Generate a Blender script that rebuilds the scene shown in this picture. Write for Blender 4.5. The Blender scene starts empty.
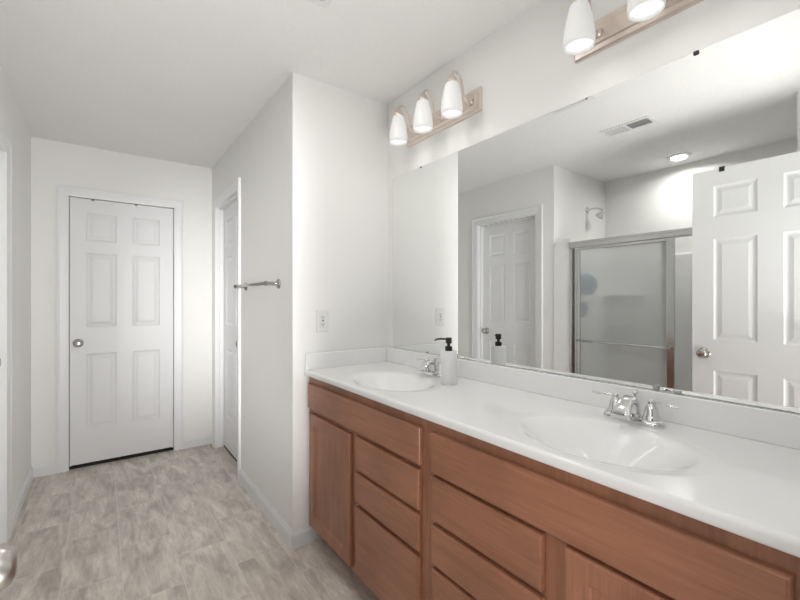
import bpy, bmesh, math, random
from mathutils import Vector, Matrix, noise
random.seed(4)
PI = math.pi
SC = bpy.context.scene
COL = SC.collection

# ------------------------------------------------------------------ camera, world, lights, exposure
cam_d = bpy.data.cameras.new('camera')
cam_d.sensor_width = 36.0
cam_d.lens = 407.3 / 800 * 36
cam_d.clip_start = 0.02
cam = bpy.data.objects.new('camera', cam_d)
COL.objects.link(cam)
cam.location = (0, 0, 1.272)
cam.rotation_euler = (PI / 2, 0, -0.6314)
SC.camera = cam

world = bpy.data.worlds.new('world')
SC.world = world
world.use_nodes = True
bgn = world.node_tree.nodes['Background']
bgn.inputs['Color'].default_value = (0.95, 0.98, 1.0, 1)
bgn.inputs['Strength'].default_value = 0.6

def area(name, loc, rot, sx, sy, power, color=(1, 1, 1), spread=PI):
    l = bpy.data.lights.new(name, 'AREA')
    l.shape = 'RECTANGLE'; l.size = sx; l.size_y = sy
    l.energy = power; l.color = color; l.spread = spread
    o = bpy.data.objects.new(name, l)
    COL.objects.link(o)
    o.location = loc; o.rotation_euler = rot
    return o

# unseen fill lights behind and beside the camera, added to even out the brightness
FILL_TINT = (1.0, 0.992, 0.98)
bgn.inputs['Strength'].default_value = 0.05
area('fill_low_up', (0.5, -1.8, 0.05), (PI, 0, 0), 2.0, 2.0, 125, FILL_TINT)  # added panel facing up, lifts the corridor ceiling
area('fill_far', (1.05, -5.0, 1.3), (PI / 2, 0, 0), 0.8, 2.4, 92, FILL_TINT)  # added narrow fill aimed down the corridor, no window stands there
area('fill_tilted_up', (0.2, -0.4, 0.8), (PI / 2 + 0.4, 0, 0), 0.9, 1.0, 0.3, FILL_TINT, 0.9)  # added beam tilted up at the corridor ceiling
area('fill_high_down', (0.3, -1.3, 2.4), (0, 0, 0), 2.4, 2.0, 12, FILL_TINT)  # added panel facing down, lifts the floor through the doorway
area('fill_beam_left', (-0.12, -0.3, 1.2), (PI / 2, 0, -0.235), 0.16, 1.7, 3.3, FILL_TINT, 0.42)  # added narrow beam for the right corridor wall
area('fill_beam_right', (0.62, -0.3, 1.2), (PI / 2, 0, 0.33), 0.16, 1.7, 0.8, FILL_TINT, 0.5)  # added narrow beam for the left corridor wall
area('fill_upward', (0.2, 0.0, 1.1), (PI, 0, 0), 0.8, 0.3, 5.6, FILL_TINT)  # added upward panel beside the camera, brightens the near ceiling
FAN_FILL_W = 2.7
SCONCE_W = 0.095
SHOWER_W = 4.4

SC.view_settings.view_transform = 'Standard'
SC.view_settings.look = 'None'
SC.view_settings.gamma = 1.0
SC.view_settings.use_curve_mapping = False
SC.view_settings.exposure = 0.17

# ------------------------------------------------------------------ materials
def new_mat(name):
    m = bpy.data.materials.new(name)
    m.use_nodes = True
    nt = m.node_tree
    return m, nt, nt.nodes, nt.links, nt.nodes['Principled BSDF']

def setp(b, **kw):
    for k, v in kw.items():
        b.inputs[k.replace('_', ' ')].default_value = v

def mixcol(nt, fac, a, b):
    n = nt.nodes.new('ShaderNodeMix'); n.data_type = 'RGBA'
    n.inputs[6].default_value = (*a, 1); n.inputs[7].default_value = (*b, 1)
    nt.links.new(fac, n.inputs[0])
    return n.outputs[2]

def tex(nt, kind='ShaderNodeTexNoise', scale=10, detail=3, vec=None, rough=0.5):
    n = nt.nodes.new(kind)
    n.inputs['Scale'].default_value = scale
    if 'Detail' in n.inputs: n.inputs['Detail'].default_value = detail
    if 'Roughness' in n.inputs: n.inputs['Roughness'].default_value = rough
    if vec is not None: nt.links.new(vec, n.inputs['Vector'])
    return n

def coords(nt, scale=(1, 1, 1), rot=(0, 0, 0), loc=(0, 0, 0), kind='Object'):
    t = nt.nodes.new('ShaderNodeTexCoord')
    m = nt.nodes.new('ShaderNodeMapping')
    m.inputs['Scale'].default_value = scale
    m.inputs['Rotation'].default_value = rot
    m.inputs['Location'].default_value = loc
    nt.links.new(t.outputs[kind], m.inputs['Vector'])
    return m.outputs['Vector']

def bump(nt, bsdf, height, strength, dist=0.01):
    b = nt.nodes.new('ShaderNodeBump')
    b.inputs['Strength'].default_value = strength
    b.inputs['Distance'].default_value = dist
    nt.links.new(height, b.inputs['Height'])
    nt.links.new(b.outputs['Normal'], bsdf.inputs['Normal'])

def ramp(nt, fac, lo, hi):
    r = nt.nodes.new('ShaderNodeMapRange')
    r.inputs['From Min'].default_value = lo; r.inputs['From Max'].default_value = hi
    nt.links.new(fac, r.inputs['Value'])
    return r.outputs['Result']

def paint(name, c, rough=0.6, bscale=90, bstr=0.05, var=0.985, dist=0.002):
    m, nt, N, L, b = new_mat(name)
    v = coords(nt)
    n = tex(nt, scale=3, detail=2, vec=v)
    L.new(mixcol(nt, n.outputs['Fac'], c, tuple(x * var for x in c)), b.inputs['Base Color'])
    setp(b, Roughness=rough)
    n2 = tex(nt, scale=bscale, detail=4, vec=v)
    bump(nt, b, n2.outputs['Fac'], bstr, dist)
    return m

def metal(name, c, rough=0.2, var=0.06):
    m, nt, N, L, b = new_mat(name)
    setp(b, Base_Color=(*c, 1), Metallic=1.0)
    n = tex(nt, scale=40, detail=2, vec=coords(nt))
    r = nt.nodes.new('ShaderNodeMapRange')
    r.inputs['To Min'].default_value = rough; r.inputs['To Max'].default_value = rough + var
    L.new(n.outputs['Fac'], r.inputs['Value']); L.new(r.outputs['Result'], b.inputs['Roughness'])
    return m

def gloss(name, c, rough=0.2, coat=0.0, bstr=0.0):
    m, nt, N, L, b = new_mat(name)
    n = tex(nt, scale=14, detail=2, vec=coords(nt))
    L.new(mixcol(nt, n.outputs['Fac'], c, tuple(x * 0.97 for x in c)), b.inputs['Base Color'])
    setp(b, Roughness=rough, Coat_Weight=coat)
    if bstr:
        n2 = tex(nt, scale=120, detail=2, vec=coords(nt)); bump(nt, b, n2.outputs['Fac'], bstr, 0.002)
    return m

def wood(name, along):
    m, nt, N, L, b = new_mat(name)
    s = {'y': (9, 1.0, 9), 'z': (9, 9, 1.0)}[along]
    v = coords(nt, s)
    big = tex(nt, scale=1.6, detail=4, vec=v, rough=0.55); big.inputs['Distortion'].default_value = 1.4
    fine = tex(nt, scale=9, detail=5, vec=coords(nt, tuple(x * (1.6 if x > 1 else 0.6) for x in s)), rough=0.65)
    cloud = tex(nt, scale=5, detail=3, vec=coords(nt))
    a = mixcol(nt, ramp(nt, big.outputs['Fac'], 0.3, 0.72), (0.385, 0.172, 0.099), (0.292, 0.125, 0.070))
    mm = nt.nodes.new('ShaderNodeMix'); mm.data_type = 'RGBA'; mm.blend_type = 'MULTIPLY'
    mm.inputs[0].default_value = 1
    L.new(a, mm.inputs[6])
    L.new(mixcol(nt, ramp(nt, fine.outputs['Fac'], 0.35, 0.7), (1.06, 1.06, 1.06), (0.86, 0.84, 0.82)), mm.inputs[7])
    m2 = nt.nodes.new('ShaderNodeMix'); m2.data_type = 'RGBA'; m2.blend_type = 'MULTIPLY'
    m2.inputs[0].default_value = 1
    L.new(mm.outputs[2], m2.inputs[6])
    L.new(mixcol(nt, ramp(nt, cloud.outputs['Fac'], 0.3, 0.7), (0.9, 0.9, 0.9), (1.1, 1.1, 1.08)), m2.inputs[7])
    L.new(m2.outputs[2], b.inputs['Base Color'])
    setp(b, Roughness=0.38)
    b.inputs['Coat Weight'].default_value = 0.15
    bump(nt, b, fine.outputs['Fac'], 0.05, 0.002)
    return m

def floor_mat():
    m, nt, N, L, b = new_mat('stone_look_vinyl_tile')
    # brick rows run along the corridor: u = world y, v = world x
    tc = N.new('ShaderNodeTexCoord')
    sep = N.new('ShaderNodeSeparateXYZ'); L.new(tc.outputs['Object'], sep.inputs[0])
    cmb = N.new('ShaderNodeCombineXYZ')
    ax = N.new('ShaderNodeMath'); ax.operation = 'ADD'; ax.inputs[1].default_value = -2.05 + 0.475 * 20.5
    ay = N.new('ShaderNodeMath'); ay.operation = 'ADD'; ay.inputs[1].default_value = -0.075 + 0.225 * 20
    L.new(sep.outputs['Y'], ax.inputs[0]); L.new(sep.outputs['X'], ay.inputs[0])
    L.new(ax.outputs[0], cmb.inputs['X']); L.new(ay.outputs[0], cmb.inputs['Y'])
    br = N.new('ShaderNodeTexBrick')
    br.offset = 0.5; br.offset_frequency = 2; br.squash = 1.0
    br.inputs['Scale'].default_value = 1.0
    br.inputs['Mortar Size'].default_value = 0.0016
    br.inputs['Mortar Smooth'].default_value = 0.3
    br.inputs['Brick Width'].default_value = 0.475
    br.inputs['Row Height'].default_value = 0.225
    br.inputs['Color1'].default_value = (0.0, 0.0, 0.0, 1)
    br.inputs['Color2'].default_value = (1.0, 1.0, 1.0, 1)
    L.new(cmb.outputs[0], br.inputs['Vector'])
    # each tile shifts the streak pattern
    off = N.new('ShaderNodeVectorMath'); off.operation = 'MULTIPLY_ADD'
    off.inputs[1].default_value = (7, 3, 5)
    L.new(br.outputs['Color'], off.inputs[0]); L.new(tc.outputs['Object'], off.inputs[2])
    mp = N.new('ShaderNodeMapping'); mp.inputs['Scale'].default_value = (8.0, 2.6, 1); mp.inputs['Rotation'].default_value = (0, 0, 0.30)
    L.new(off.outputs[0], mp.inputs['Vector'])
    n1 = tex(nt, scale=1.5, detail=6, vec=mp.outputs['Vector'], rough=0.62); n1.inputs['Distortion'].default_value = 0.5
    mp2 = N.new('ShaderNodeMapping'); mp2.inputs['Scale'].default_value = (42, 6, 1); mp2.inputs['Rotation'].default_value = (0, 0, 0.25)
    L.new(off.outputs[0], mp2.inputs['Vector'])
    n2 = tex(nt, scale=1.6, detail=5, vec=mp2.outputs['Vector'], rough=0.7)
    c = mixcol(nt, ramp(nt, n1.outputs['Fac'], 0.33, 0.68), (0.50, 0.445, 0.39), (0.90, 0.83, 0.75))
    mm = N.new('ShaderNodeMix'); mm.data_type = 'RGBA'; mm.blend_type = 'MULTIPLY'; mm.inputs[0].default_value = 1
    L.new(c, mm.inputs[6])
    L.new(mixcol(nt, ramp(nt, n2.outputs['Fac'], 0.3, 0.7), (0.80, 0.79, 0.78), (1.10, 1.10, 1.10)), mm.inputs[7])
    fm = N.new('ShaderNodeMix'); fm.data_type = 'RGBA'
    L.new(br.outputs['Fac'], fm.inputs[0]); L.new(mm.outputs[2], fm.inputs[6]); fm.inputs[7].default_value = (0.78, 0.74, 0.69, 1)
    L.new(fm.outputs[2], b.inputs['Base Color'])
    setp(b, Roughness=0.42)
    bump(nt, b, n2.outputs['Fac'], 0.06, 0.002)
    return m

WALL = (0.885, 0.88, 0.862)
M_wall = paint('wall_paint', WALL, 0.65, 160, 0.06)
M_ceil = paint('ceiling_texture_paint', (0.90, 0.895, 0.88), 0.8, 60, 0.6, dist=0.006)
M_trim = paint('trim_semi_gloss', (0.84, 0.845, 0.85), 0.32, 40, 0.02)
M_door = paint('door_semi_gloss', (0.835, 0.838, 0.845), 0.35, 60, 0.02)
M_floor = floor_mat()
M_woody = wood('maple_stain_horizontal', 'y')
M_woodz = wood('maple_stain_vertical', 'z')
M_counter = gloss('cultured_marble', (0.90, 0.90, 0.90), 0.12, 0.3)
M_chrome = metal('chrome', (0.72, 0.72, 0.725), 0.05, 0.04)
M_nickel = metal('brushed_nickel', (0.50, 0.48, 0.45), 0.2, 0.08)
M_warmnickel = metal('warm_brushed_nickel', (0.78, 0.69, 0.63), 0.26, 0.1)
M_knob = metal('satin_nickel', (0.5, 0.48, 0.45), 0.3, 0.08)
M_steel = metal('satin_chrome', (0.45, 0.45, 0.44), 0.12, 0.05)
M_alu = metal('bright_aluminium', (0.62, 0.62, 0.615), 0.18, 0.08)
M_black = gloss('black_plastic', (0.015, 0.015, 0.016), 0.35)
M_bottle = gloss('white_ceramic', (0.84, 0.84, 0.85), 0.35)
M_plastic = gloss('white_plastic', (0.83, 0.83, 0.82), 0.35)
M_slot = gloss('dark_slot', (0.08, 0.08, 0.08), 0.6)
M_vent = gloss('vent_shadow_grey', (0.10, 0.10, 0.10), 0.8)
M_fibre = gloss('shower_fibreglass', (0.89, 0.89, 0.885), 0.2, 0.2)
M_puff = paint('blue_mesh_puff', (0.07, 0.30, 0.66), 0.8, 60, 0.6, 0.6)
M_grey = gloss('grey_strap_metal', (0.25, 0.25, 0.26), 0.45)
M_gapshade = gloss('gap_shade', (0.012, 0.010, 0.009), 0.7)  # near-black, stands in for the shade of the gap under doors

def mirror_mat():
    m, nt, N, L, b = new_mat('mirror_silvering')
    setp(b, Base_Color=(0.90, 0.915, 0.905, 1), Metallic=1.0, Roughness=0.0)
    return m
M_mirror = mirror_mat()

def clear_mat():
    m, nt, N, L, b = new_mat('clear_plastic')
    setp(b, Base_Color=(0.8, 0.8, 0.8, 1), Roughness=0.15, Transmission_Weight=0.6, IOR=1.45)
    return m
M_clear = clear_mat()

def obscure_glass():
    m, nt, N, L, b = new_mat('pebbled_obscure_glass')
    setp(b, Base_Color=(0.96, 0.97, 0.97, 1), Roughness=0.09, Transmission_Weight=1.0, IOR=1.1)
    n = tex(nt, 'ShaderNodeTexVoronoi', scale=110, vec=coords(nt))
    bump(nt, b, n.outputs['Distance'], 0.22, 0.003)
    d = N.new('ShaderNodeBsdfDiffuse'); d.inputs['Color'].default_value = (0.86, 0.87, 0.87, 1)
    tr = N.new('ShaderNodeBsdfTranslucent'); tr.inputs['Color'].default_value = (0.9, 0.9, 0.9, 1)
    m1 = N.new('ShaderNodeMixShader'); m1.inputs[0].default_value = 0.35
    L.new(d.outputs[0], m1.inputs[1]); L.new(tr.outputs[0], m1.inputs[2])
    m2 = N.new('ShaderNodeMixShader'); m2.inputs[0].default_value = 0.36
    L.new(b.outputs[0], m2.inputs[1]); L.new(m1.outputs[0], m2.inputs[2])
    L.new(m2.outputs[0], N['Material Output'].inputs['Surface'])
    return m
M_glass = obscure_glass()

def plain_glass():
    m, nt, N, L, b = new_mat('plain_glass')
    setp(b, Base_Color=(0.97, 0.98, 0.98, 1), Roughness=0.02, Transmission_Weight=1.0, IOR=1.08)
    n = tex(nt, scale=4, detail=1, vec=coords(nt)); bump(nt, b, n.outputs['Fac'], 0.02, 0.002)
    return m
M_plain = plain_glass()

def shade_mat():
    m, nt, N, L, b = new_mat('opal_glass_shade')
    setp(b, Base_Color=(0.88, 0.88, 0.86, 1), Roughness=0.3, Emission_Color=(1.0, 0.985, 0.95, 1), Emission_Strength=0.20)
    n = tex(nt, scale=6, detail=2, vec=coords(nt))
    L.new(mixcol(nt, n.outputs['Fac'], (0.76, 0.765, 0.75), (0.73, 0.735, 0.72)), b.inputs['Base Color'])
    return m
M_shade = shade_mat()

def emit_mat(name, c, s):
    m, nt, N, L, b = new_mat(name)
    setp(b, Base_Color=(0.9, 0.9, 0.9, 1), Emission_Color=(*c, 1), Emission_Strength=s)
    return m
M_bulb = emit_mat('lamp_bulb', (0.98, 0.99, 1.0), 0.45)
M_fanglow = emit_mat('fan_cover_glow', (1, 0.99, 0.97), 0.04)  # slight glow added to the fan cover, which is no lamp
M_lens = emit_mat('recessed_lens', (1, 0.99, 0.96), 2.2)

# ------------------------------------------------------------------ mesh helpers
def add_box(bm, a, b, bevel=0.0, seg=2):
    """axis aligned box between corners a and b; optional rounded edges"""
    (x0, y0, z0), (x1, y1, z1) = [(min(p, q), max(p, q)) for p, q in zip(a, b)] and \
        ((min(a[0], b[0]), min(a[1], b[1]), min(a[2], b[2])), (max(a[0], b[0]), max(a[1], b[1]), max(a[2], b[2])))
    t = bmesh.new()
    vs = [t.verts.new((x, y, z)) for x in (x0, x1) for y in (y0, y1) for z in (z0, z1)]
    for f in ((0, 1, 3, 2), (4, 6, 7, 5), (0, 4, 5, 1), (2, 3, 7, 6), (0, 2, 6, 4), (1, 5, 7, 3)):
        t.faces.new([vs[i] for i in f])
    if bevel:
        bmesh.ops.bevel(t, geom=t.edges[:], offset=bevel, segments=seg, profile=0.5, affect='EDGES')
    merge(bm, t)

def merge(bm, t, mat=None):
    if mat is not None: t.transform(mat)
    me = bpy.data.meshes.new('tmp'); t.to_mesh(me); t.free()
    bm.from_mesh(me); bpy.data.meshes.remove(me)

def add_tube(bm, pts, r, n=12, cap=True):
    """tube through points; r a number or one radius per point"""
    pts = [Vector(p) for p in pts]
    rs = r if isinstance(r, (list, tuple)) else [r] * len(pts)
    rings = []
    up = None
    for i, p in enumerate(pts):
        d = (pts[min(i + 1, len(pts) - 1)] - pts[max(i - 1, 0)]).normalized()
        if up is None:
            up = Vector((0, 0, 1)) if abs(d.z) < 0.9 else Vector((0, 1, 0))
        s = d.cross(up).normalized(); up = s.cross(d).normalized()
        rings.append([bm.verts.new(p + (s * math.cos(2 * PI * k / n) + up * math.sin(2 * PI * k / n)) * rs[i]) for k in range(n)])
    for A, B in zip(rings, rings[1:]):
        for k in range(n):
            f = bm.faces.new((A[k], A[(k + 1) % n], B[(k + 1) % n], B[k])); f.smooth = True
    if cap:
        bm.faces.new(list(reversed(rings[0]))); bm.faces.new(rings[-1])

def spline(pts, n=6):
    """Catmull-Rom through the points"""
    P = [Vector(p) for p in pts]; P = [P[0]] + P + [P[-1]]
    out = []
    for i in range(1, len(P) - 2):
        for k in range(n):
            t = k / n
            a, b, c, d = P[i - 1], P[i], P[i + 1], P[i + 2]
            out.append(0.5 * ((2 * b) + (c - a) * t + (2 * a - 5 * b + 4 * c - d) * t * t + (3 * b - a - 3 * c + d) * t ** 3))
    out.append(P[-2])
    return out

def add_lathe(bm, prof, n=28, mat=None, flat=()):
    """revolve (radius, height) pairs round z; ends with radius 0 close"""
    t = bmesh.new()
    rings = []
    for r, z in prof:
        if r < 1e-6: rings.append([t.verts.new((0, 0, z))])
        else: rings.append([t.verts.new((r * math.cos(2 * PI * k / n), r * math.sin(2 * PI * k / n), z)) for k in range(n)])
    for i, (A, B) in enumerate(zip(rings, rings[1:])):
        for k in range(n):
            k2 = (k + 1) % n
            if len(A) == 1 and len(B) == 1: continue
            if len(A) == 1: f = t.faces.new((A[0], B[k2], B[k]))
            elif len(B) == 1: f = t.faces.new((A[k], A[k2], B[0]))
            else: f = t.faces.new((A[k], A[k2], B[k2], B[k]))
            f.smooth = i not in flat
    merge(bm, t, mat)

def add_loft(bm, sections, smooth=True):
    """closed sections with equal vertex counts, ends capped"""
    rings = [[bm.verts.new(p) for p in s] for s in sections]
    n = len(rings[0])
    for A, B in zip(rings, rings[1:]):
        for k in range(n):
            f = bm.faces.new((A[k], A[(k + 1) % n], B[(k + 1) % n], B[k])); f.smooth = smooth
    bm.faces.new(list(reversed(rings[0]))); bm.faces.new(rings[-1])

def rrect(w, h, r, n=4):
    """rounded rectangle outline, centred"""
    out = []
    for cx, cy, a0 in ((w/2-r, h/2-r, 0), (-w/2+r, h/2-r, PI/2), (-w/2+r, -h/2+r, PI), (w/2-r, -h/2+r, 1.5*PI)):
        for k in range(n + 1):
            a = a0 + PI / 2 * k / n
            out.append((cx + r * math.cos(a), cy + r * math.sin(a)))
    return out

def obj(name, bm, mat, parent=None, world_coords=True):
    """link a bmesh as ONE mesh object. Verts are world coords; they become local to the parent's root"""
    bmesh.ops.recalc_face_normals(bm, faces=bm.faces[:])
    me = bpy.data.meshes.new(name)
    if parent is not None and world_coords:
        root = Vector(parent.location)
        p = parent.parent
        while p is not None: root = root + Vector(p.location); p = p.parent
        bmesh.ops.translate(bm, verts=bm.verts[:], vec=-root)
    bm.to_mesh(me); bm.free()
    for m_ in (mat if isinstance(mat, (list, tuple)) else [mat]): me.materials.append(m_)
    o = bpy.data.objects.new(name, me)
    COL.objects.link(o)
    if parent is not None: o.parent = parent
    return o

def tag(o, label, cat, group=None, kind=None):
    o['label'] = label; o['category'] = cat
    if group: o['group'] = group
    if kind: o['kind'] = kind
    return o

def thing(name, label, cat, loc=(0, 0, 0), rotz=0, group=None, kind=None):
    o = bpy.data.objects.new(name, None)
    o.empty_display_size = 0.05
    COL.objects.link(o)
    o.location = loc; o.rotation_euler = (0, 0, rotz)
    return tag(o, label, cat, group, kind)

def dup(root, loc, label, group=None):
    r = root.copy(); COL.objects.link(r); r.location = loc; r['label'] = label
    if group: r['group'] = group
    for ch in list(root.children):
        c = ch.copy(); COL.objects.link(c); c.parent = r
        for g in list(ch.children):
            d = g.copy(); COL.objects.link(d); d.parent = c
    return r

def boxes(name, lst, mat, label=None, cat=None, bevel=0.0, kind='structure'):
    bm = bmesh.new()
    for a, b in lst: add_box(bm, a, b, bevel)
    o = obj(name, bm, mat)
    o['kind'] = kind
    if label: tag(o, label, cat)
    return o

# ------------------------------------------------------------------ room shell
H = 2.44
L, R, S, E, MX = -0.41, 0.788, 2.01, 3.91, 1.38      # left wall, corridor right wall, end of vanity alcove, end wall, mirror wall
SB, SY0, SY1 = -1.28, 0.53, 2.06                        # shower back wall and its two ends
boxes('floor', [((-1.45, -2.6, -0.06), (1.5, 4.15, 0))], M_floor, 'beige stone-look tile floor with staggered joints', 'floor')
boxes('ceiling', [((-1.45, -2.6, H), (1.5, 4.15, H + 0.06))], M_ceil, 'white lightly textured ceiling', 'ceiling')
boxes('wall_right', [((MX, -0.05, 0), (MX + 0.1, S + 0.1, H))], M_wall, 'white wall behind the long mirror and vanity lights', 'wall')
boxes('wall_alcove', [((R, S, 0), (MX, S + 0.1, H))], M_wall, 'short white wall at the end of the vanity with the outlet', 'wall')
boxes('wall_hall_right', [((R, S + 0.1, 0), (R + 0.1, 3.031, H)), ((R, 3.031, 2.079), (R + 0.1, 3.779, H)), ((R, 3.779, 0), (R + 0.1, E, H))],
      M_wall, 'white corridor wall carrying the towel bar', 'wall')
boxes('wall_end', [((L - 0.1, E, 0), (-0.219, E + 0.1, H)), ((-0.219, E, 2.069), (0.509, E + 0.1, H)), ((0.509, E, 0), (R + 0.1, E + 0.1, H))],
      M_wall, 'white wall at the far end of the corridor', 'wall')
boxes('wall_left', [((L - 0.1, SY1 + 0.1, 0), (L, 2.226, H)), ((L - 0.1, 2.226, 2.064), (L, 2.964, H)), ((L - 0.1, 2.964, 0), (L, E, H)),
                    ((L - 0.1, -0.05, 0), (L, SY0 - 0.1, H))], M_wall, 'white left wall facing the mirror', 'wall')
boxes('wall_shower_head', [((SB - 0.1, SY1, 0), (L, SY1 + 0.1, H))], M_wall, 'white shower wall under the shower head', 'wall')
boxes('wall_shower_foot', [((SB - 0.1, SY0 - 0.1, 0), (L, SY0, H))], M_wall, 'white shower wall hidden by the open door', 'wall')
boxes('wall_shower_back', [((SB - 0.1, SY0, 0), (SB, SY1, H))], M_wall, 'white back wall of the shower', 'wall')
boxes('wall_entry', [((L, -0.05, 0), (-0.234, 0.235, H)), ((-0.234, -0.05, 2.079), (0.739, 0.06, H)), ((0.739, -0.05, 0), (MX, 0.06, H))],
      M_wall, 'white wall with the doorway the view is taken from', 'wall')

def add_prism(bm, prof, p0, p1, out):
    """sweep a (out, up) profile along the floor from p0 to p1"""
    p0, p1, out = Vector(p0), Vector(p1), Vector(out)
    add_loft(bm, [[p + out * a + Vector((0, 0, b)) for a, b in prof] for p in (p0, p1)], smooth=False)

BASE = [(0, 0), (0.013, 0), (0.013, 0.064), (0.010, 0.072), (0.006, 0.078), (0.004, 0.088), (0, 0.088)]
def baseboard(name, runs, label):
    bm = bmesh.new()
    for p0, p1, out in runs: add_prism(bm, BASE, p0, p1, out)
    o = obj(name, bm, M_trim); o['kind'] = 'structure'
    tag(o, label, 'baseboard')
baseboard('baseboard_left', [((L, 3.019, 0), (L, E, 0), (1, 0, 0)), ((L, SY1, 0), (L, 2.171, 0), (1, 0, 0))], 'white baseboard along the left corridor wall')
baseboard('baseboard_end', [((L, E, 0), (-0.274, E, 0), (0, -1, 0)), ((0.564, E, 0), (R, E, 0), (0, -1, 0))], 'white baseboard along the end wall beside the door')
baseboard('baseboard_right', [((R, S - 0.013, 0), (R, 2.976, 0), (-1, 0, 0)), ((R, S, 0), (0.952, S, 0), (0, -1, 0))],
          'white baseboard wrapping the corner beside the vanity')

CAS = [(0, 0), (0.074, 0), (0.074, 0.016), (0.064, 0.017), (0.052, 0.0125), (0.020, 0.0105), (0.009, 0.008), (0, 0.006)]  # from opening edge outwards, thickness
def casing(name, to_world, w, h, depth, label, stop=None):
    """door frame: casing on the near face, jamb lining and stop. local: x 0..w opening, y = into the wall, z up"""
    bm = bmesh.new()
    c = 0.066
    left = lambda z, k: [(-a, -b, z + a * k) for a, b in CAS]
    right = lambda z, k: [(w + a, -b, z + a * k) for a, b in CAS]
    add_loft(bm, [left(0, 0), left(h, 1)], False)
    add_loft(bm, [right(0, 0), right(h, 1)], False)
    add_loft(bm, [[(-a, -b, h + a) for a, b in CAS], [(w + a, -b, h + a) for a, b in CAS]], False)
    # jamb lining
    add_box(bm, (-0.019, 0, 0), (0.0, depth, h)); add_box(bm, (w, 0, 0), (w + 0.019, depth, h))
    add_box(bm, (-0.019, 0, h), (w + 0.019, depth, h + 0.019))
    if stop:
        for x0, x1 in ((0, 0.011), (w - 0.011, w)): add_box(bm, (x0, stop[0], 0), (x1, stop[1], h))
        add_box(bm, (0.011, stop[0], h - 0.011), (w - 0.011, stop[1], h))
    bm.transform(to_world)
    o = obj(name, bm, M_trim); o['kind'] = 'structure'
    tag(o, label, 'door frame')
    return o

def six_panel(w, h=2.03, th=0.035, st=0.1, mid=0.105, rows=((0.265, 0.84), (1.045, 1.615), (1.705, 1.92))):
    """moulded six-panel slab, front face y=0, back y=th, x 0..w, z 0..h"""
    bm = bmesh.new()
    pw = (w - 2 * st - mid) / 2
    xs = [0, st, st + pw, st + pw + mid, w - st, w]
    zs = [0] + [z for r in rows for z in r] + [h]
    for side, y0, sg in ((0, 0.0, 1), (1, th, -1)):
        for i in range(5):
            for j in range(len(zs) - 1):
                x0, x1, z0, z1 = xs[i], xs[i + 1], zs[j], zs[j + 1]
                if i in (1, 3) and j % 2 == 1:
                    prev = None
                    for ins, dep in ((0, 0), (0.004, 0.004), (0.012, 0.0075), (0.020, 0.0075), (0.040, 0.002), (0.044, 0.002)):
                        q = [bm.verts.new((a, y0 + sg * dep, b)) for a, b in ((x0+ins, z0+ins), (x1-ins, z0+ins), (x1-ins, z1-ins), (x0+ins, z1-ins))]
                        if prev:
                            for k in range(4): bm.faces.new((prev[k], prev[(k+1) % 4], q[(k+1) % 4], q[k]))
                        prev = q
                    bm.faces.new(prev)
                else:
                    bm.faces.new([bm.verts.new((a, y0, b)) for a, b in ((x0, z0), (x1, z0), (x1, z1), (x0, z1))])
    for a, b in (((0, 0), (0, h)), ((w, 0), (w, h)), ((0, 0), (w, 0)), ((0, h), (w, h))):
        bm.faces.new([bm.verts.new(p) for p in ((a[0], 0, a[1]), (b[0], 0, b[1]), (b[0], th, b[1]), (a[0], th, a[1]))])
    bmesh.ops.remove_doubles(bm, verts=bm.verts[:], dist=1e-5)
    return bm

KNOB = [(0.0, 0), (0.033, 0), (0.033, 0.004), (0.028, 0.009), (0.015, 0.011), (0.012, 0.016), (0.012, 0.026), (0.018, 0.031), (0.026, 0.038),
        (0.0275, 0.046), (0.025, 0.054), (0.018, 0.0595), (0.009, 0.061), (0.0, 0.061)]
def knob_on(parent, x, z, face=-1, th=0.035, name='door_knob', lab='brushed nickel round knob'):
    bm = bmesh.new()
    rot = Matrix.Rotation(PI / 2, 4, 'X') if face < 0 else Matrix.Rotation(-PI / 2, 4, 'X')
    add_lathe(bm, KNOB, 28, Matrix.Translation((x, 0 if face < 0 else th, z)) @ rot)
    o = obj(name, bm, M_nickel, parent, world_coords=False)
    o['label'] = lab
    return o

def six_panel_door(name, to_world, w, label, knob_x=None, knob_z=0.935, **kw):
    o = obj(name, six_panel(w, **kw), M_door)
    o.matrix_world = to_world
    o['kind'] = 'structure'; tag(o, label, 'door')
    if knob_x is not None: knob_on(o, knob_x, knob_z)
    return o

T = Matrix.Translation
RZ = lambda a: Matrix.Rotation(a, 4, 'Z')
# end door: local x = world x, local y = world y
casing('trim_1', T((-0.200, E, 0)), 0.69, 2.048, 0.11, 'white casing round the door at the far end', (0.050, 0.085))
six_panel_door('door_1', T((-0.196, E + 0.012, 0.028)), 0.682, 'white six-panel door closing the far end of the corridor', 0.050, 0.918, st=0.098, mid=0.106, h=2.016, rows=((0.262, 0.832), (1.037, 1.602), (1.695, 1.908)))
boxes('shade_strip_1', [((-0.200, E + 0.016, 0.0), (0.490, E + 0.10, 0.012))], M_gapshade, 'dark strip painted as gap shade under the far corridor door', 'gap shade')
# corridor right door: faces -x ; local x -> -y, local y -> +x
mr = T((R, 3.76, 0)) @ RZ(-PI / 2)
casing('trim_2', mr, 0.71, 2.06, 0.11, 'white casing round the recessed door on the right of the corridor', (0.030, 0.0605))
six_panel_door('door_2', T((R + 0.062, 3.758, 0.02)) @ RZ(-PI / 2), 0.706, 'white door set deep in the right corridor wall', 0.64, 0.93)
boxes('shade_strip_2', [((R + 0.066, 3.05, 0.0), (R + 0.10, 3.76, 0.012))], M_gapshade, 'dark strip painted as gap shade under the recessed right door', 'gap shade')
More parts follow.
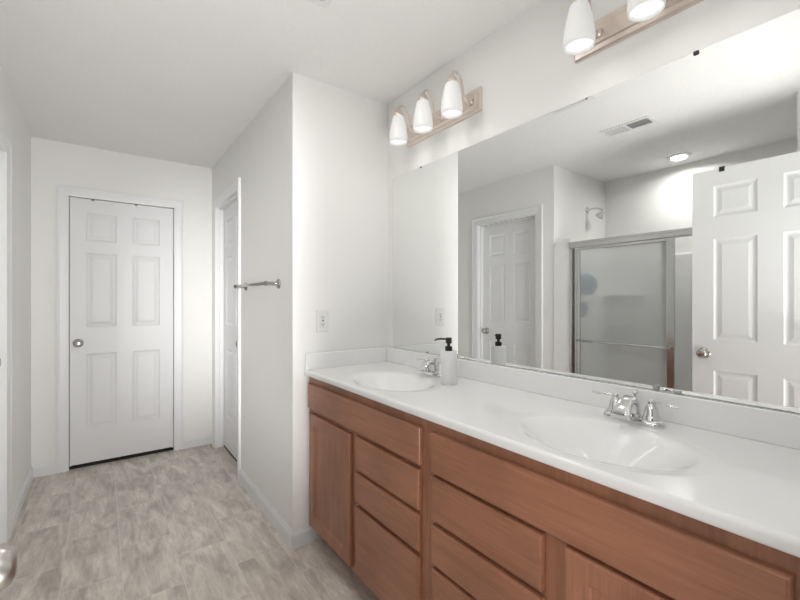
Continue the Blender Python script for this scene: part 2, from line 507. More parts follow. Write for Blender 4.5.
# left wall door: faces +x ; local x -> +y, local y -> -x
ml = T((L, 2.245, 0)) @ RZ(PI / 2)
casing('trim_3', ml, 0.70, 2.045, 0.13, 'white casing round the door on the left wall', (0.034, 0.0665))
six_panel_door('door_3', T((L - 0.068, 2.247, 0.013)) @ RZ(PI / 2), 0.696, 'white six-panel door on the left wall, seen in the mirror beside the shower', 0.636, 0.94, h=2.026)
# open entry door: slab parallel to the mirror, hinged by the entry wall, face at x = -0.2
d4 = six_panel_door('door_4', T((-0.2, 0.237, 0.022)) @ RZ(PI / 2), 0.73, 'white six-panel door standing wide open, filling the right of the mirror',
                    0.667, 0.93, st=0.109, mid=0.108, rows=((0.265, 0.83), (1.01, 1.615), (1.745, 1.93)))
me_entry = T((0.72, 0.06, 0)) @ RZ(PI)
casing('trim_4', me_entry, 0.935, 2.06, 0.11, 'white casing round the entry doorway')

# ------------------------------------------------------------------ vanity cabinets
FX, FF = 0.858, 0.878          # front face of doors/drawers; front of face frame
def slab_front(bm, y0, y1, z0, z1, x0=FX, x1=FF - 0.001):
    """drawer front with an eased, slightly stepped edge"""
    prev = None
    for ins, x in ((0, x1), (0, x0 + 0.007), (0.002, x0 + 0.003), (0.006, x0 + 0.0015), (0.0065, x0)):
        q = [bm.verts.new((x, a, b)) for a, b in ((y0+ins, z0+ins), (y1-ins, z0+ins), (y1-ins, z1-ins), (y0+ins, z1-ins))]
        if prev:
            for k in range(4): bm.faces.new((prev[k], prev[(k+1) % 4], q[(k+1) % 4], q[k]))
        else: bm.faces.new(list(reversed(q)))
        prev = q
    bm.faces.new(prev)

def frame_door(bm, y0, y1, z0, z1, x0=FX, x1=FF - 0.001):
    prev = None
    for ins, x in ((0, x1), (0, x0 + 0.006), (0.002, x0 + 0.002), (0.006, x0), (0.052, x0), (0.054, x0 + 0.003), (0.059, x0 + 0.0035), (0.063, x0 + 0.009), (0.070, x0 + 0.010)):
        q = [bm.verts.new((x, a, b)) for a, b in ((y0+ins, z0+ins), (y1-ins, z0+ins), (y1-ins, z1-ins), (y0+ins, z1-ins))]
        if prev:
            for k in range(4): bm.faces.new((prev[k], prev[(k+1) % 4], q[(k+1) % 4], q[k]))
        else: bm.faces.new(list(reversed(q)))
        prev = q
    bm.faces.new(prev)

def vanity(label, y0, y1, false, door, drawers):
    t = thing('vanity_cabinet', label, 'cabinet', ((FF + MX) / 2, (y0 + y1) / 2, 0), 0, 'vanity cabinets under the white countertop')
    zb, zt = 0.105, 0.879
    bm = bmesh.new()
    for a in (y0, y1 - 0.016): add_box(bm, (FF + 0.019, a, zb), (MX - 0.005, a + 0.016, zt))
    add_box(bm, (FF + 0.019, y0 + 0.016, zb), (MX - 0.005, y1 - 0.016, zb + 0.016))
    obj('body', bm, M_woodz, t)
    bm = bmesh.new()
    ym = (door[0] + drawers[1]) / 2 if door[0] > drawers[0] else (drawers[0] + door[1]) / 2
    st = ((y0, y0 + 0.04), (ym - 0.04, ym + 0.04), (y1 - 0.045, y1))
    for a, b in st: add_box(bm, (FF, a, zb), (FF + 0.019, b, zt))
    for (q, a), (b, q2) in zip(st, st[1:]):
        add_box(bm, (FF, a, zt - 0.05), (FF + 0.019, b, zt)); add_box(bm, (FF, a, zb), (FF + 0.019, b, zb + 0.035))
        add_box(bm, (FF, a, 0.685), (FF + 0.019, b, 0.725))
        if drawers[0] < (a + b) / 2 < drawers[1]:
            for (za, zb_), (zc, zd) in zip(drawers[2], drawers[2][1:]): add_box(bm, (FF, a, zd - 0.012), (FF + 0.019, b, za + 0.012))
    obj('face_frame', bm, M_woodz, t)
    bm = bmesh.new(); add_box(bm, (0.95, y0, 0), (0.966, y1, zb)); obj('toe_kick', bm, M_woody, t)
    bm = bmesh.new(); slab_front(bm, *false); obj('false_drawer_front', bm, M_woody, t)
    bm = bmesh.new(); frame_door(bm, *door); obj('cabinet_door', bm, M_woodz, t)
    for za, zb_ in drawers[2]:
        bm = bmesh.new(); slab_front(bm, drawers[0], drawers[1], za, zb_)
        add_box(bm, (FF - 0.001, drawers[0] + 0.05, za + 0.02), (FF + 0.4, drawers[1] - 0.05, zb_ - 0.035))
        obj('drawer', bm, M_woody, t)
    return t
vanity('brown stained vanity cabinet against the short outlet wall, under the far sink', 1.046, 2.006,
       (1.068, 1.986, 0.714, 0.842), (1.547, 1.967, 0.118, 0.693), (1.074, 1.499, ((0.560, 0.698), (0.420, 0.545), (0.118, 0.402))))
vanity('brown stained vanity cabinet nearest the camera, under the near sink', 0.132, 1.045,
       (0.150, 1.011, 0.712, 0.842), (0.160, 0.535, 0.118, 0.703), (0.596, 1.006, ((0.560, 0.700), (0.418, 0.545), (0.118, 0.404))))

# ------------------------------------------------------------------ countertop with two integral bowls
CZ, CX, CY0, CY1 = 0.909, 0.850, 0.118, 2.008
BOWLS = ((1.062, 1.505), (1.062, 0.560))
SAX, SAY, OAX, OAY = 0.158, 0.212, 0.196, 0.262
top = thing('countertop', 'long glossy white countertop with two moulded oval sinks', 'countertop', (1.1, 1.06, CZ - 0.03))
bm = bmesh.new()
ymid = (BOWLS[0][1] + BOWLS[1][1]) / 2
xf, xb = CX + 0.010, MX - 0.002
for (bx, by), (ya, yb) in zip(BOWLS, ((ymid, CY1), (CY0, ymid))):
    angs = sorted(set([2 * PI * k / 96 for k in range(96)] + [math.atan2(y - by, x - bx) % (2 * PI) for x in (xf, xb) for y in (ya, yb)]))
    rings = []
    def rectpt(a):
        c, s = math.cos(a), math.sin(a)
        t = min(((xb - bx) if c > 0 else (xf - bx)) / c if abs(c) > 1e-9 else 9, ((yb - by) if s > 0 else (ya - by)) / s if abs(s) > 1e-9 else 9)
        return (bx + c * t, by + s * t, CZ)
    def ell(a, ax, ay, z):
        c, s = math.cos(a), math.sin(a); r = 1 / math.sqrt((c / ax) ** 2 + (s / ay) ** 2)
        return (bx + c * r, by + s * r, z)
    prof = [(1.0 * OAX, OAY, CZ), (OAX - 0.008, OAY - 0.008, CZ - 0.0006), (OAX - 0.020, OAY - 0.020, CZ - 0.0012),
            (SAX + 0.014, SAY + 0.014, CZ - 0.0016), (SAX + 0.006, SAY + 0.006, CZ - 0.0030), (SAX, SAY, CZ - 0.0060)]
    for k in range(1, 13):
        u = k / 12
        f = 1 - u
        prof.append((SAX * (f ** 0.82) * 0.97 + 0.018 * u + SAX * 0.02 * f, SAY * (f ** 0.82) * 0.97 + 0.018 * u + SAY * 0.02 * f, CZ - 0.006 - 0.113 * u))
    rings.append([bm.verts.new(rectpt(a)) for a in angs])
    for ax, ay, z in prof: rings.append([bm.verts.new(ell(a, ax, ay, z)) for a in angs])
    n = len(angs)
    for i, (A, B) in enumerate(zip(rings, rings[1:])):
        for k in range(n):
            f = bm.faces.new((A[k], A[(k+1) % n], B[(k+1) % n], B[k])); f.smooth = i > 0
    bm.faces.new(rings[-1])
edge = [(xf, CZ), (CX + 0.006, CZ - 0.0008), (CX + 0.003, CZ - 0.003), (CX + 0.0008, CZ - 0.006), (CX, CZ - 0.010), (CX, CZ - 0.022), (CX + 0.002, CZ - 0.027), (CX + 0.006, CZ - 0.029), (CX + 0.03, CZ - 0.029)]
pr = [[bm.verts.new((x, y, z)) for x, z in edge] for y in (CY0, CY1)]
for k in range(len(edge) - 1):
    f = bm.faces.new((pr[0][k], pr[0][k+1], pr[1][k+1], pr[1][k])); f.smooth = True
bmesh.ops.remove_doubles(bm, verts=bm.verts[:], dist=1e-5)
obj('counter_top', bm, M_counter, top)
bm = bmesh.new(); add_box(bm, (MX - 0.020, CY0, CZ - 0.001), (MX - 0.0005, CY1, 0.993), 0.004, 3); obj('backsplash', bm, M_counter, top)
bm = bmesh.new(); add_box(bm, (CX + 0.002, CY1 - 0.018, CZ - 0.001), (MX - 0.020, CY1, 0.993), 0.004, 3); obj('side_splash', bm, M_counter, top)
for bx, by in BOWLS:
    bm = bmesh.new()
    add_lathe(bm, [(0, CZ - 0.119), (0.016, CZ - 0.119), (0.021, CZ - 0.1205), (0.0225, CZ - 0.1235), (0, CZ - 0.1235)], 24, T((bx, by, 0)))
    o = obj('sink_drain', bm, M_chrome, top); o['label'] = 'round chrome drain'

# ------------------------------------------------------------------ faucets
def faucet(label, loc):
    t = thing('faucet', label, 'faucet', loc, 0, 'chrome faucets on the countertop')
    bm = bmesh.new()
    secs = []
    for w, d, z in ((0.056, 0.170, 0.0), (0.057, 0.171, 0.005), (0.054, 0.168, 0.011), (0.046, 0.160, 0.016), (0.030, 0.146, 0.018)):
        secs.append([(x, y, z) for x, y in rrect(w, d, min(w, d) * 0.48, 8)])
    add_loft(bm, secs)
    obj('base_plate', bm, M_chrome, t, False)
    # wide waterfall spout: rises over the base and slopes towards the bowl
    path = [(0.004, 0.012), (0.004, 0.032), (0.001, 0.050), (-0.008, 0.063), (-0.022, 0.069), (-0.040, 0.065), (-0.056, 0.054), (-0.070, 0.038), (-0.080, 0.021)]
    wid = [0.038, 0.036, 0.034, 0.034, 0.036, 0.040, 0.045, 0.050, 0.054]
    thk = [0.034, 0.031, 0.028, 0.024, 0.019, 0.016, 0.014, 0.012, 0.011]
    bm = bmesh.new(); secs = []
    for i, (x, z) in enumerate(path):
        a = path[max(i-1, 0)]; b = path[min(i+1, len(path)-1)]
        d = Vector((b[0]-a[0], 0, b[1]-a[1])).normalized(); nrm = Vector((d.z, 0, -d.x))
        secs.append([Vector((x, 0, z)) + nrm * q + Vector((0, p, 0)) for p, q in rrect(wid[i], thk[i], thk[i] * 0.42, 4)])
    add_loft(bm, secs)
    sp = obj('spout', bm, M_chrome, t, False)
    bm = bmesh.new()
    add_lathe(bm, [(0.0035, 0.08), (0.0035, 0.112), (0.0065, 0.114), (0.0065, 0.121), (0.003, 0.124), (0, 0.124)], 12, T((0.014, 0, -0.035)))
    obj('lift_rod', bm, M_chrome, t, False)
    for sg in (1, -1):
        bm = bmesh.new()
        add_lathe(bm, [(0.024, 0.012), (0.0245, 0.020), (0.021, 0.026), (0.0185, 0.036), (0.0165, 0.048), (0.0135, 0.056), (0.010, 0.060), (0.0085, 0.064), (0.0095, 0.069), (0.0075, 0.074), (0, 0.0755)], 24, T((0, sg * 0.051, 0)))
        h = obj('faucet_handle', bm, M_chrome, t, False)
        bm = bmesh.new(); secs = []
        for s, zz, w, th in ((0.0, 0.066, 0.010, 0.008), (0.015, 0.067, 0.009, 0.007), (0.028, 0.068, 0.008, 0.0065), (0.042, 0.066, 0.012, 0.006), (0.056, 0.064, 0.014, 0.0055), (0.068, 0.065, 0.011, 0.005), (0.075, 0.067, 0.005, 0.004)):
            secs.append([(x, sg * (0.051 + s), zz + z) for x, z in rrect(w, th, th * 0.45, 3)])
        add_loft(bm, secs)
        obj('lever', bm, M_chrome, h, False)
    return t
f1 = faucet('chrome two-handle faucet at the far sink, partly behind the soap dispenser', (1.288, 1.490, CZ))
dup(f1, (1.288, 0.575, CZ), 'chrome two-handle faucet at the near sink on the right')

# ------------------------------------------------------------------ soap dispenser
SX, SY = 1.212, 1.300
t = thing('soap_dispenser', 'white cylindrical soap dispenser with black pump beside the far faucet', 'soap dispenser', (SX, SY, CZ))
bm = bmesh.new()
add_lathe(bm, [(0, 0), (0.034, 0), (0.036, 0.002), (0.036, 0.140), (0.0345, 0.1425), (0.014, 0.1435), (0, 0.1435)], 40)
obj('bottle', bm, M_bottle, t, False)
bm = bmesh.new()
add_lathe(bm, [(0, 0.143), (0.0155, 0.143), (0.0155, 0.160), (0.013, 0.163), (0.007, 0.164), (0.007, 0.174), (0.0135, 0.176), (0.0135, 0.198), (0.012, 0.200), (0, 0.200)], 28, flat=(1, 2, 6, 7))
p = obj('pump', bm, M_black, t, False); p['label'] = 'black pump head'
bm = bmesh.new()
dx, dy = -0.59, 0.807
add_tube(bm, spline([(dx*0.008, dy*0.008, 0.193), (dx*0.03, dy*0.03, 0.194), (dx*0.05, dy*0.05, 0.192), (dx*0.062, dy*0.062, 0.186)], 4), [0.0042]*9 + [0.0035]*4, 10)
n_ = obj('nozzle', bm, M_black, p, False)

# ------------------------------------------------------------------ mirror
MY0, MY1, MZ0, MZ1 = 0.14, 1.951, 0.9965, 1.984
mir = thing('wall_mirror', 'long frameless mirror above the countertop', 'mirror', (MX, (MY0 + MY1) / 2, MZ0))
bm = bmesh.new(); add_box(bm, (MX - 0.006, MY0, MZ0), (MX - 0.0005, MY1, MZ1)); obj('mirror_glass', bm, M_mirror, mir)
def clip(y, z, up, mat, w=0.02, h=0.014, d=0.008, lab=None):
    bm = bmesh.new()
    add_box(bm, (MX - 0.006 - d, y - w/2, z - (0.002 if up else h)), (MX - 0.0061, y + w/2, z + (h if up else 0.002)), 0.0025, 2)
    o = obj('mirror_clip', bm, mat, mir)
    if lab: o['label'] = lab
clip(1.690, MZ1 - 0.001, False, M_grey, 0.012, 0.007, 0.003, 'small grey clip on the top edge')
clip(0.441, MZ1 - 0.001, False, M_black, 0.014, 0.009, 0.005, 'black clip on the top edge')
def roundclip(y, z):
    bm = bmesh.new()
    add_tube(bm, [(MX - 0.008, y, z - 0.002), (MX - 0.019, y, z - 0.002)], [0.0065, 0.006], 16)
    add_box(bm, (MX - 0.012, y - 0.008, z - 0.012), (MX - 0.0061, y + 0.008, z - 0.002), 0.002)
    o = obj('mirror_clip', bm, M_clear, mir); o['label'] = 'clear round clip on the bottom edge'
roundclip(0.545, MZ0 + 0.011)
roundclip(1.512, MZ0 + 0.011)
clip(0.487, MZ0, True, M_clear, 0.02, 0.008, 0.004)
clip(1.635, MZ0, True, M_grey, 0.012, 0.005, 0.003)

# ------------------------------------------------------------------ vanity lights
def sconce(label, loc):
    """local: x = out of the wall is negative, y along the wall, z=0 plate centre"""
    t = thing('vanity_light', label, 'wall light', loc, 0, 'three-shade vanity lights above the mirror')
    bm = bmesh.new(); secs = []
    for x, w, h in ((0, 0.545, 0.108), (-0.010, 0.545, 0.108), (-0.015, 0.535, 0.098), (-0.0155, 0.500, 0.066), (-0.020, 0.490, 0.056)):
        secs.append([(x, a + 0.02, b) for a, b in rrect(w, h, 0.003, 2)])
    add_loft(bm, secs, False)
    obj('back_plate', bm, M_warmnickel, t, False)
    for k in (1, 0, -1):
        y = 0.2 * k; sx = -0.138
        bm = bmesh.new()
        add_lathe(bm, [(0, 0), (0.017, 0), (0.015, 0.007), (0.009, 0.012), (0, 0.012)], 20, T((-0.02, y, 0.0)) @ Matrix.Rotation(-PI/2, 4, 'Y'))
        add_tube(bm, spline([(-0.028, y, 0.0), (-0.050, y, -0.004), (-0.066, y, 0.014), (-0.072, y, 0.050), (-0.084, y, 0.090), (-0.108, y, 0.108), (-0.130, y, 0.098), (sx, y, 0.072)], 6), 0.0055, 10)
        arm = obj('lamp_arm', bm, M_warmnickel, t, False)
        bm = bmesh.new()
        add_lathe(bm, [(0, 0.098), (0.010, 0.097), (0.018, 0.088), (0.026, 0.070), (0.0285, 0.058), (0.0265, 0.058), (0.0, 0.066)], 24, T((sx, y, -0.013)))
        obj('shade_holder', bm, M_warmnickel, arm, False)
        bm = bmesh.new()
        outer = [(0.027, 0.062), (0.032, 0.045), (0.039, 0.015), (0.0445, -0.015), (0.0475, -0.042), (0.0475, -0.060), (0.0455, -0.075)]
        add_lathe(bm, outer + [(0.0425, -0.075), (0.0445, -0.060), (0.0445, -0.042), (0.0415, -0.015), (0.036, 0.015), (0.029, 0.045), (0.024, 0.060)], 32, T((sx, y, -0.013)))
        sh = obj('lamp_shade', bm, M_shade, t, False)
        sh['label'] = 'white opal glass bell shade'
        bm = bmesh.new()
        add_lathe(bm, [(0, -0.066), (0.040, -0.066), (0.042, -0.064), (0.040, -0.062), (0, -0.062)], 24, T((sx, y, -0.013)))
        obj('lamp_diffuser', bm, M_bulb, sh, False)
    return t
def sconce_lights(loc):
    for k in (1, 0, -1):
        l = bpy.data.lights.new('vanity_bulb', 'AREA'); l.shape = 'DISK'; l.size = 0.078; l.energy = SCONCE_W; l.color = (1.0, 0.97, 0.93)
        o = bpy.data.objects.new('vanity_bulb', l); COL.objects.link(o)
        o.location = (loc[0] - 0.138, loc[1] + 0.2 * k, loc[2] - 0.091)
s1 = sconce('three-shade nickel vanity light over the far sink, whole in view', (MX, 1.512, 2.177))
dup(s1, (MX, 0.519, 2.177), 'three-shade nickel vanity light cut off by the top edge of the photo')
sconce_lights((MX, 1.512, 2.177)); sconce_lights((MX, 0.519, 2.177))

# ------------------------------------------------------------------ outlet, towel bar
t = thing('wall_outlet', 'white duplex wall outlet on the short wall above the countertop', 'outlet', (0.9535, S, 1.161))
bm = bmesh.new(); add_box(bm, (0.917, S - 0.006, 1.102), (0.990, S, 1.220), 0.003, 2); obj('cover_plate', bm, M_plastic, t)
bm = bmesh.new(); add_box(bm, (0.937, S - 0.009, 1.127), (0.970, S - 0.006, 1.195), 0.001, 1); rc = obj('receptacle', bm, M_plastic, t)
bm = bmesh.new()
for zc in (1.143, 1.179):
    for xx in (0.948, 0.959): add_box(bm, (xx - 0.0012, S - 0.0097, zc - 0.004), (xx + 0.0012, S - 0.009, zc + 0.005))
    add_box(bm, (0.9515, S - 0.0097, zc - 0.011), (0.9555, S - 0.009, zc - 0.007))
add_box(bm, (0.948, S - 0.0102, 1.1585), (0.959, S - 0.009, 1.1635))
obj('slots', bm, M_slot, rc)

t = thing('towel_bar', 'chrome towel bar on the corridor wall', 'towel bar', (R, 2.52, 1.362))
for y in (2.21, 2.84):
    bm = bmesh.new()
    add_lathe(bm, [(0, 0), (0.027, 0), (0.027, 0.005), (0.022, 0.010), (0.013, 0.013), (0.010, 0.022), (0.010, 0.062), (0.0135, 0.068), (0.0135, 0.078), (0.010, 0.082), (0, 0.083)], 24,
              T((R, y, 1.362)) @ Matrix.Rotation(-PI/2, 4, 'Y'))
    obj('mounting_post', bm, M_steel, t)
bm = bmesh.new(); add_tube(bm, [(R - 0.072, 2.19, 1.362), (R - 0.072, 2.86, 1.362)], 0.0085, 14); obj('rail', bm, M_steel, t)

# ------------------------------------------------------------------ ceiling fittings
def louvre_grille(t, x0, x1, y0, y1, z, split):
    bm = bmesh.new()
    b = 0.020
    for a, c in (((x0, y0), (x1, y0 + b)), ((x0, y1 - b), (x1, y1)), ((x0, y0 + b), (x0 + b, y1 - b)), ((x1 - b, y0 + b), (x1, y1 - b))):
        add_box(bm, (a[0], a[1], z - 0.006), (c[0], c[1], z))
    if split: add_box(bm, (x0 + b, (y0+y1)/2 - 0.006, z - 0.006), (x1 - b, (y0+y1)/2 + 0.006, z))
    obj('grille_frame', bm, M_plastic, t)
    bm = bmesh.new(); add_box(bm, (x0 + b, y0 + b, z - 0.002), (x1 - b, y1 - b, z - 0.0005)); obj('duct_opening', bm, M_vent, t)
    n = 15
    for h, (ya, yb) in enumerate((((y0 + b), (y0+y1)/2 - 0.006), ((y0+y1)/2 + 0.006, y1 - b))):
        bm = bmesh.new()
        for k in range(n):
            yc = ya + (yb - ya) * (k + 0.5) / n
            sl = -0.003 if h else 0.003
            vs = [bm.verts.new(p) for p in ((x0+b, yc - 0.002, z - 0.006), (x1-b, yc - 0.002, z - 0.006), (x1-b, yc + 0.0005 + sl, z - 0.002), (x0+b, yc + 0.0005 + sl, z - 0.002),
                                            (x0+b, yc, z - 0.006), (x1-b, yc, z - 0.006), (x1-b, yc + 0.0025 + sl, z - 0.002), (x0+b, yc + 0.0025 + sl, z - 0.002))]
            for f in ((0, 1, 2, 3), (4, 7, 6, 5), (0, 4, 5, 1), (3, 2, 6, 7)): bm.faces.new([vs[i] for i in f])
        obj('louvre_bank', bm, M_plastic, t)
t = thing('ceiling_register', 'white louvred air register in the ceiling, seen in the mirror', 'vent', (-0.11, 1.31, H))
louvre_grille(t, -0.182, -0.038, 1.150, 1.470, H, True)

t = thing('exhaust_fan', 'square white exhaust fan grille on the ceiling, cut by the top of the photo', 'fan', (0.58, 1.32, H))
bm = bmesh.new()
x0, x1, y0, y1 = 0.475, 0.715, 1.215, 1.475
b = 0.028
for a, c in (((x0, y0), (x1, y0 + b)), ((x0, y1 - b), (x1, y1)), ((x0, y0 + b), (x0 + b, y1 - b)), ((x1 - b, y0 + b), (x1, y1 - b))):
    add_box(bm, (a[0], a[1], H - 0.016), (c[0], c[1], H))
obj('fan_frame', bm, M_plastic, t)
bm = bmesh.new(); add_box(bm, (x0 + b, y0 + b, H - 0.003), (x1 - b, y1 - b, H - 0.0005)); obj('fan_opening', bm, M_vent, t)
bm = bmesh.new(); add_box(bm, (x0 + b + 0.012, y0 + b + 0.012, H - 0.020), (x1 - b - 0.012, y1 - b - 0.012, H - 0.010), 0.003, 2); obj('fan_cover', bm, M_fanglow, t)
l = bpy.data.lights.new('fan_fill', 'AREA'); l.shape = 'RECTANGLE'; l.size = 0.09; l.size_y = 0.18; l.energy = FAN_FILL_W; l.color = (1, 0.99, 0.97)  # added fill below the fan, which has no visible lamp
o = bpy.data.objects.new('fan_fill', l); COL.objects.link(o); o.location = (0.64, 1.3475, H - 0.022)

RLX, RLY = -1.04, 1.335
t = thing('recessed_light', 'round recessed ceiling light glowing over the shower', 'ceiling light', (RLX, RLY, H))
bm = bmesh.new(); add_lathe(bm, [(0.058, 0), (0.085, 0), (0.084, -0.004), (0.060, -0.007), (0.058, -0.003)], 40, T((RLX, RLY, H))); obj('trim_ring', bm, M_plastic, t)
bm = bmesh.new(); add_lathe(bm, [(0, -0.001), (0.059, -0.001), (0.059, -0.0035), (0, -0.005)], 40, T((RLX, RLY, H))); obj('lens', bm, M_lens, t)
l = bpy.data.lights.new('shower_lamp', 'AREA'); l.shape = 'DISK'; l.size = 0.11; l.energy = SHOWER_W; l.spread = 2.85; l.color = (1, 0.98, 0.95)
o = bpy.data.objects.new('shower_lamp', l); COL.objects.link(o); o.location = (RLX, RLY, H - 0.012)

# ------------------------------------------------------------------ shower
t = thing('shower_surround', 'white moulded shower stall lining the alcove', 'shower stall', ((SB + L) / 2, 1.29, 0))
bm = bmesh.new()
zt = 1.70
add_box(bm, (SB + 0.001, SY0 + 0.001, 0.0), (SB + 0.022, SY1 - 0.001, 1.67), 0.006)
add_box(bm, (SB + 0.022, SY1 - 0.055, 0.0), (L + 0.0, SY1 - 0.001, 1.765), 0.012, 3)
add_box(bm, (SB + 0.022, SY0 + 0.001, 0.0), (L + 0.0, SY0 + 0.055, 1.765), 0.012, 3)
obj('wall_lining', bm, M_fibre, t)
bm = bmesh.new()
add_box(bm, (SB + 0.022, SY0 + 0.055, 0.0), (L - 0.085, SY1 - 0.055, 0.03)); add_box(bm, (L - 0.085, SY0 + 0.055, 0.0), (L + 0.004, SY1 - 0.055, 0.10), 0.012, 3)
obj('shower_pan', bm, M_fibre, t)
for z in (1.33, 1.06):
    bm = bmesh.new(); add_box(bm, (SB + 0.022, 1.70, z - 0.02), (SB + 0.13, 2.0, z), 0.008, 2); obj('soap_shelf', bm, M_fibre, t)
for ya, yb, sg in ((SY1 - 0.155, SY1 - 0.001, 1), (SY0 + 0.13, SY0 + 0.001, -1)):
    bm = bmesh.new(); rad = 0.09
    out = [(ya, 0.0), (yb, 0.0)] + [(yb - sg * rad * (1 - math.cos(k * PI / 16)), 1.79 - rad + rad * math.sin(k * PI / 16)) for k in range(9)] + [(ya, 1.79)]
    add_loft(bm, [[(L + 0.0005, y, z) for y, z in out], [(L + 0.006, y, z) for y, z in out],
                  [(L + 0.009, ya + (y - ya) * 0.97, min(z, 1.786)) for y, z in out]], False)
    obj('front_flange', bm, M_fibre, t)

t = thing('shower_door', 'chrome-framed sliding shower door with pebbled glass, seen in the mirror', 'shower door', (L, 1.3, 0.1))
y0, y1 = 0.66, 1.905
XT = L + 0.012
bm = bmesh.new()
add_box(bm, (XT - 0.045, y0, 1.70), (XT + 0.014, y1, 1.752), 0.004, 2)
add_box(bm, (XT - 0.047, y0, 1.733), (XT + 0.018, y1, 1.745), 0.002, 1)
obj('header_rail', bm, M_alu, t)
bm = bmesh.new(); add_box(bm, (XT - 0.045, y0, 0.10), (XT + 0.012, y1, 0.13), 0.003); obj('bottom_track', bm, M_alu, t)
for a in (y0, y1 - 0.022):
    bm = bmesh.new(); add_box(bm, (XT - 0.045, a, 0.13), (XT + 0.006, a + 0.022, 1.70), 0.003); obj('side_jamb', bm, M_alu, t)
def panel(xc, ya, yb, stl, str_, bar, glass):
    bm = bmesh.new()
    add_box(bm, (xc - 0.0105, yb - stl, 0.135), (xc + 0.0105, yb, 1.695), 0.003, 2)
    add_box(bm, (xc - 0.0105, ya, 0.135), (xc + 0.0105, ya + str_, 1.695), 0.003, 2)
    add_box(bm, (xc - 0.010, ya + str_, 1.678), (xc + 0.010, yb - stl, 1.695), 0.002); add_box(bm, (xc - 0.010, ya + str_, 0.135), (xc + 0.010, yb - stl, 0.165), 0.002)
    fr = obj('sliding_panel', bm, M_alu, t)
    bm = bmesh.new(); add_box(bm, (xc - 0.0022, ya + str_ - 0.004, 0.16), (xc + 0.0022, yb - stl + 0.004, 1.682)); obj('glass_pane', bm, glass, fr)
    if bar:
        bm = bmesh.new()
        add_tube(bm, [(xc + 0.045, ya + 0.012, 0.945), (xc + 0.045, yb - 0.012, 0.945)], 0.008, 12)
        for y in (ya + 0.02, yb - 0.02): add_tube(bm, [(xc + 0.009, y, 0.945), (xc + 0.047, y, 0.945)], 0.008, 10)
        obj('towel_rail', bm, M_alu, fr)
panel(XT - 0.002, 1.135, 1.835, 0.026, 0.048, True, M_glass)
panel(XT - 0.030, 1.190, 1.880, 0.026, 0.034, False, M_plain)

t = thing('shower_sprayer', 'chrome shower head on a bent arm above the shower door', 'shower head', (-0.95, SY1, 2.117))
bm = bmesh.new()
add_lathe(bm, [(0, 0), (0.030, 0), (0.029, 0.004), (0.016, 0.010), (0, 0.010)], 24, T((-0.95, SY1, 2.117)) @ Matrix.Rotation(PI/2, 4, 'X')); obj('wall_flange', bm, M_chrome, t)
bm = bmesh.new(); add_tube(bm, spline([(-0.95, SY1 - 0.005, 2.117), (-0.955, SY1 - 0.06, 2.125), (-0.96, SY1 - 0.11, 2.112), (-0.965, SY1 - 0.15, 2.085)], 5), 0.0095, 12); obj('shower_arm', bm, M_chrome, t)
bm = bmesh.new()
hd = Matrix.Translation((-0.965, SY1 - 0.148, 2.088)) @ Matrix.Rotation(0.75, 4, 'X') @ Matrix.Rotation(PI, 4, 'X')
add_lathe(bm, [(0, -0.004), (0.012, -0.004), (0.015, 0.012), (0.020, 0.028), (0.036, 0.052), (0.040, 0.062), (0.037, 0.068), (0, 0.066)], 28, hd); obj('spray_face', bm, M_chrome, t)

def loofah(label, x, y, z, r, cord):
    t = thing('bath_puff', label, 'bath puff', (x, y, z), 0, 'blue bath puffs hanging in the shower')
    bm = bmesh.new()
    bmesh.ops.create_icosphere(bm, subdivisions=5, radius=r)
    for v in bm.verts:
        d = v.co.normalized()
        k = 1 + 0.20 * noise.noise(d * 7 + Vector((x, y, z)) * 5) + 0.10 * math.sin(28 * noise.noise(d * 3.0 + Vector((z, 0, 0))))
        v.co = d * r * k * (1 if abs(d.z) < 2 else 1)
    for f in bm.faces: f.smooth = True
    obj('mesh_ruffle', bm, M_puff, t, False)
    bm = bmesh.new(); add_tube(bm, [(0, 0, r * 0.7), (0.004, 0.004, r + cord * 0.5), (0, 0.03, r + cord)], 0.0025, 8); obj('hanging_cord', bm, M_puff, t, False)
    bm = bmesh.new(); add_lathe(bm, [(0, 0), (0.016, 0), (0.014, 0.008), (0.006, 0.012), (0.005, 0.03), (0.008, 0.034), (0, 0.036)], 16, T((0, SY1 - 0.056 - y, r + cord)) @ Matrix.Rotation(PI/2, 4, 'X')); obj('wall_hook', bm, M_grey, t, False)
loofah('larger blue mesh bath puff hanging behind the shower glass, upper of the two', -0.56, 1.862, 1.405, 0.084, 0.07)
loofah('smaller blue mesh bath puff below the larger one behind the shower glass', -0.545, 1.89, 1.19, 0.058, 0.05)

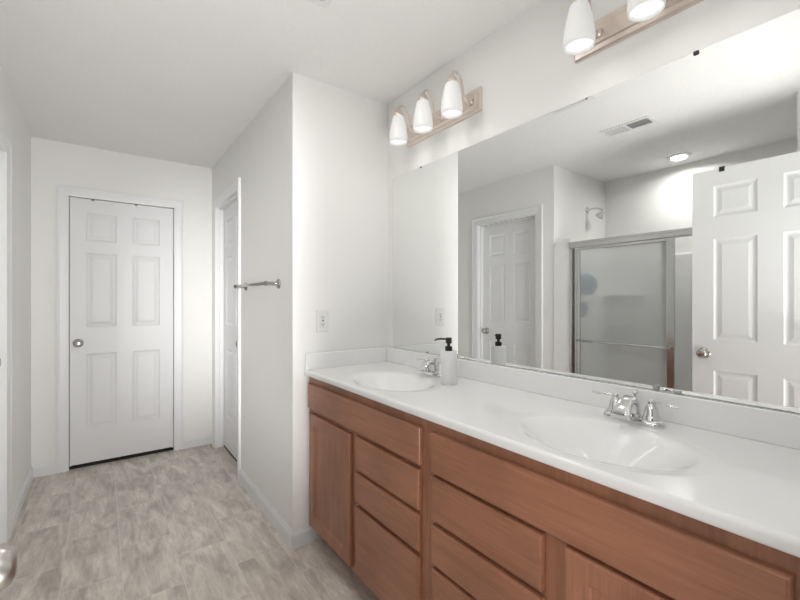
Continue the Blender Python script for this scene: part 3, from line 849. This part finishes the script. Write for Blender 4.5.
# ------------------------------------------------------------------ over-door hooks
def door_strap(label, mat, p, axis, w, drop, sg, group=None, th=0.035):
    """strap folded over the top edge of a door; p = top front edge point"""
    bm = bmesh.new()
    x, y, z = p
    if axis == 'x':   # door runs along x, front faces -y
        add_box(bm, (x - w/2, y - 0.0025, z - drop), (x + w/2, y - 0.0002, z + 0.0025)); add_box(bm, (x - w/2, y - 0.0025, z + 0.0003), (x + w/2, y + th + 0.003, z + 0.0025))
        add_box(bm, (x - w/2, y + th + 0.0005, z - 0.05), (x + w/2, y + th + 0.003, z + 0.0025))
    else:
        add_box(bm, (x + 0.0002, y - w/2, z - drop), (x + 0.0035, y + w/2, z + 0.006)); add_box(bm, (x - th - 0.003, y - w/2, z + 0.0003), (x + 0.0035, y + w/2, z + 0.006))
        add_box(bm, (x - th - 0.003, y - w/2, z - 0.06), (x - th - 0.0005, y + w/2, z + 0.006))
    o = obj('over_door_hook', bm, mat); tag(o, label, 'door hook', group)
zt1 = 0.028 + 2.016
door_strap('small grey strap hooked over the far door top, left one of two', M_grey, (-0.058, E + 0.012, zt1), 'x', 0.018, 0.012, 1, 'straps over the far door')
door_strap('small grey strap hooked over the far door top, right one of two', M_grey, (0.222, E + 0.012, zt1), 'x', 0.018, 0.012, 1, 'straps over the far door')
door_strap('black hook clip over the top of the open door in the mirror', M_black, (-0.2, 0.818, 0.022 + 2.03), 'y', 0.026, 0.022, 1)

# round knob at the left border, on an invented stem from the open door
bm = bmesh.new()
kp = Vector((0.176, 0, 1.054))
add_lathe(bm, [(0, 0), (0.026, 0), (0.026, 0.004), (0.011, 0.009), (0.008, 0.02), (0.0075, 0.104), (0.009, 0.110), (0.0135, 0.115), (0.0158, 0.122), (0.0162, 0.132), (0.0156, 0.140), (0.0125, 0.146), (0.008, 0.1485), (0, 0.149)], 32,
          T(kp) @ Matrix.Rotation(PI/2, 4, 'X'))
k_ = obj('edge_knob', bm, M_knob, d4, False); k_['label'] = 'brushed nickel round knob on an added long stem'
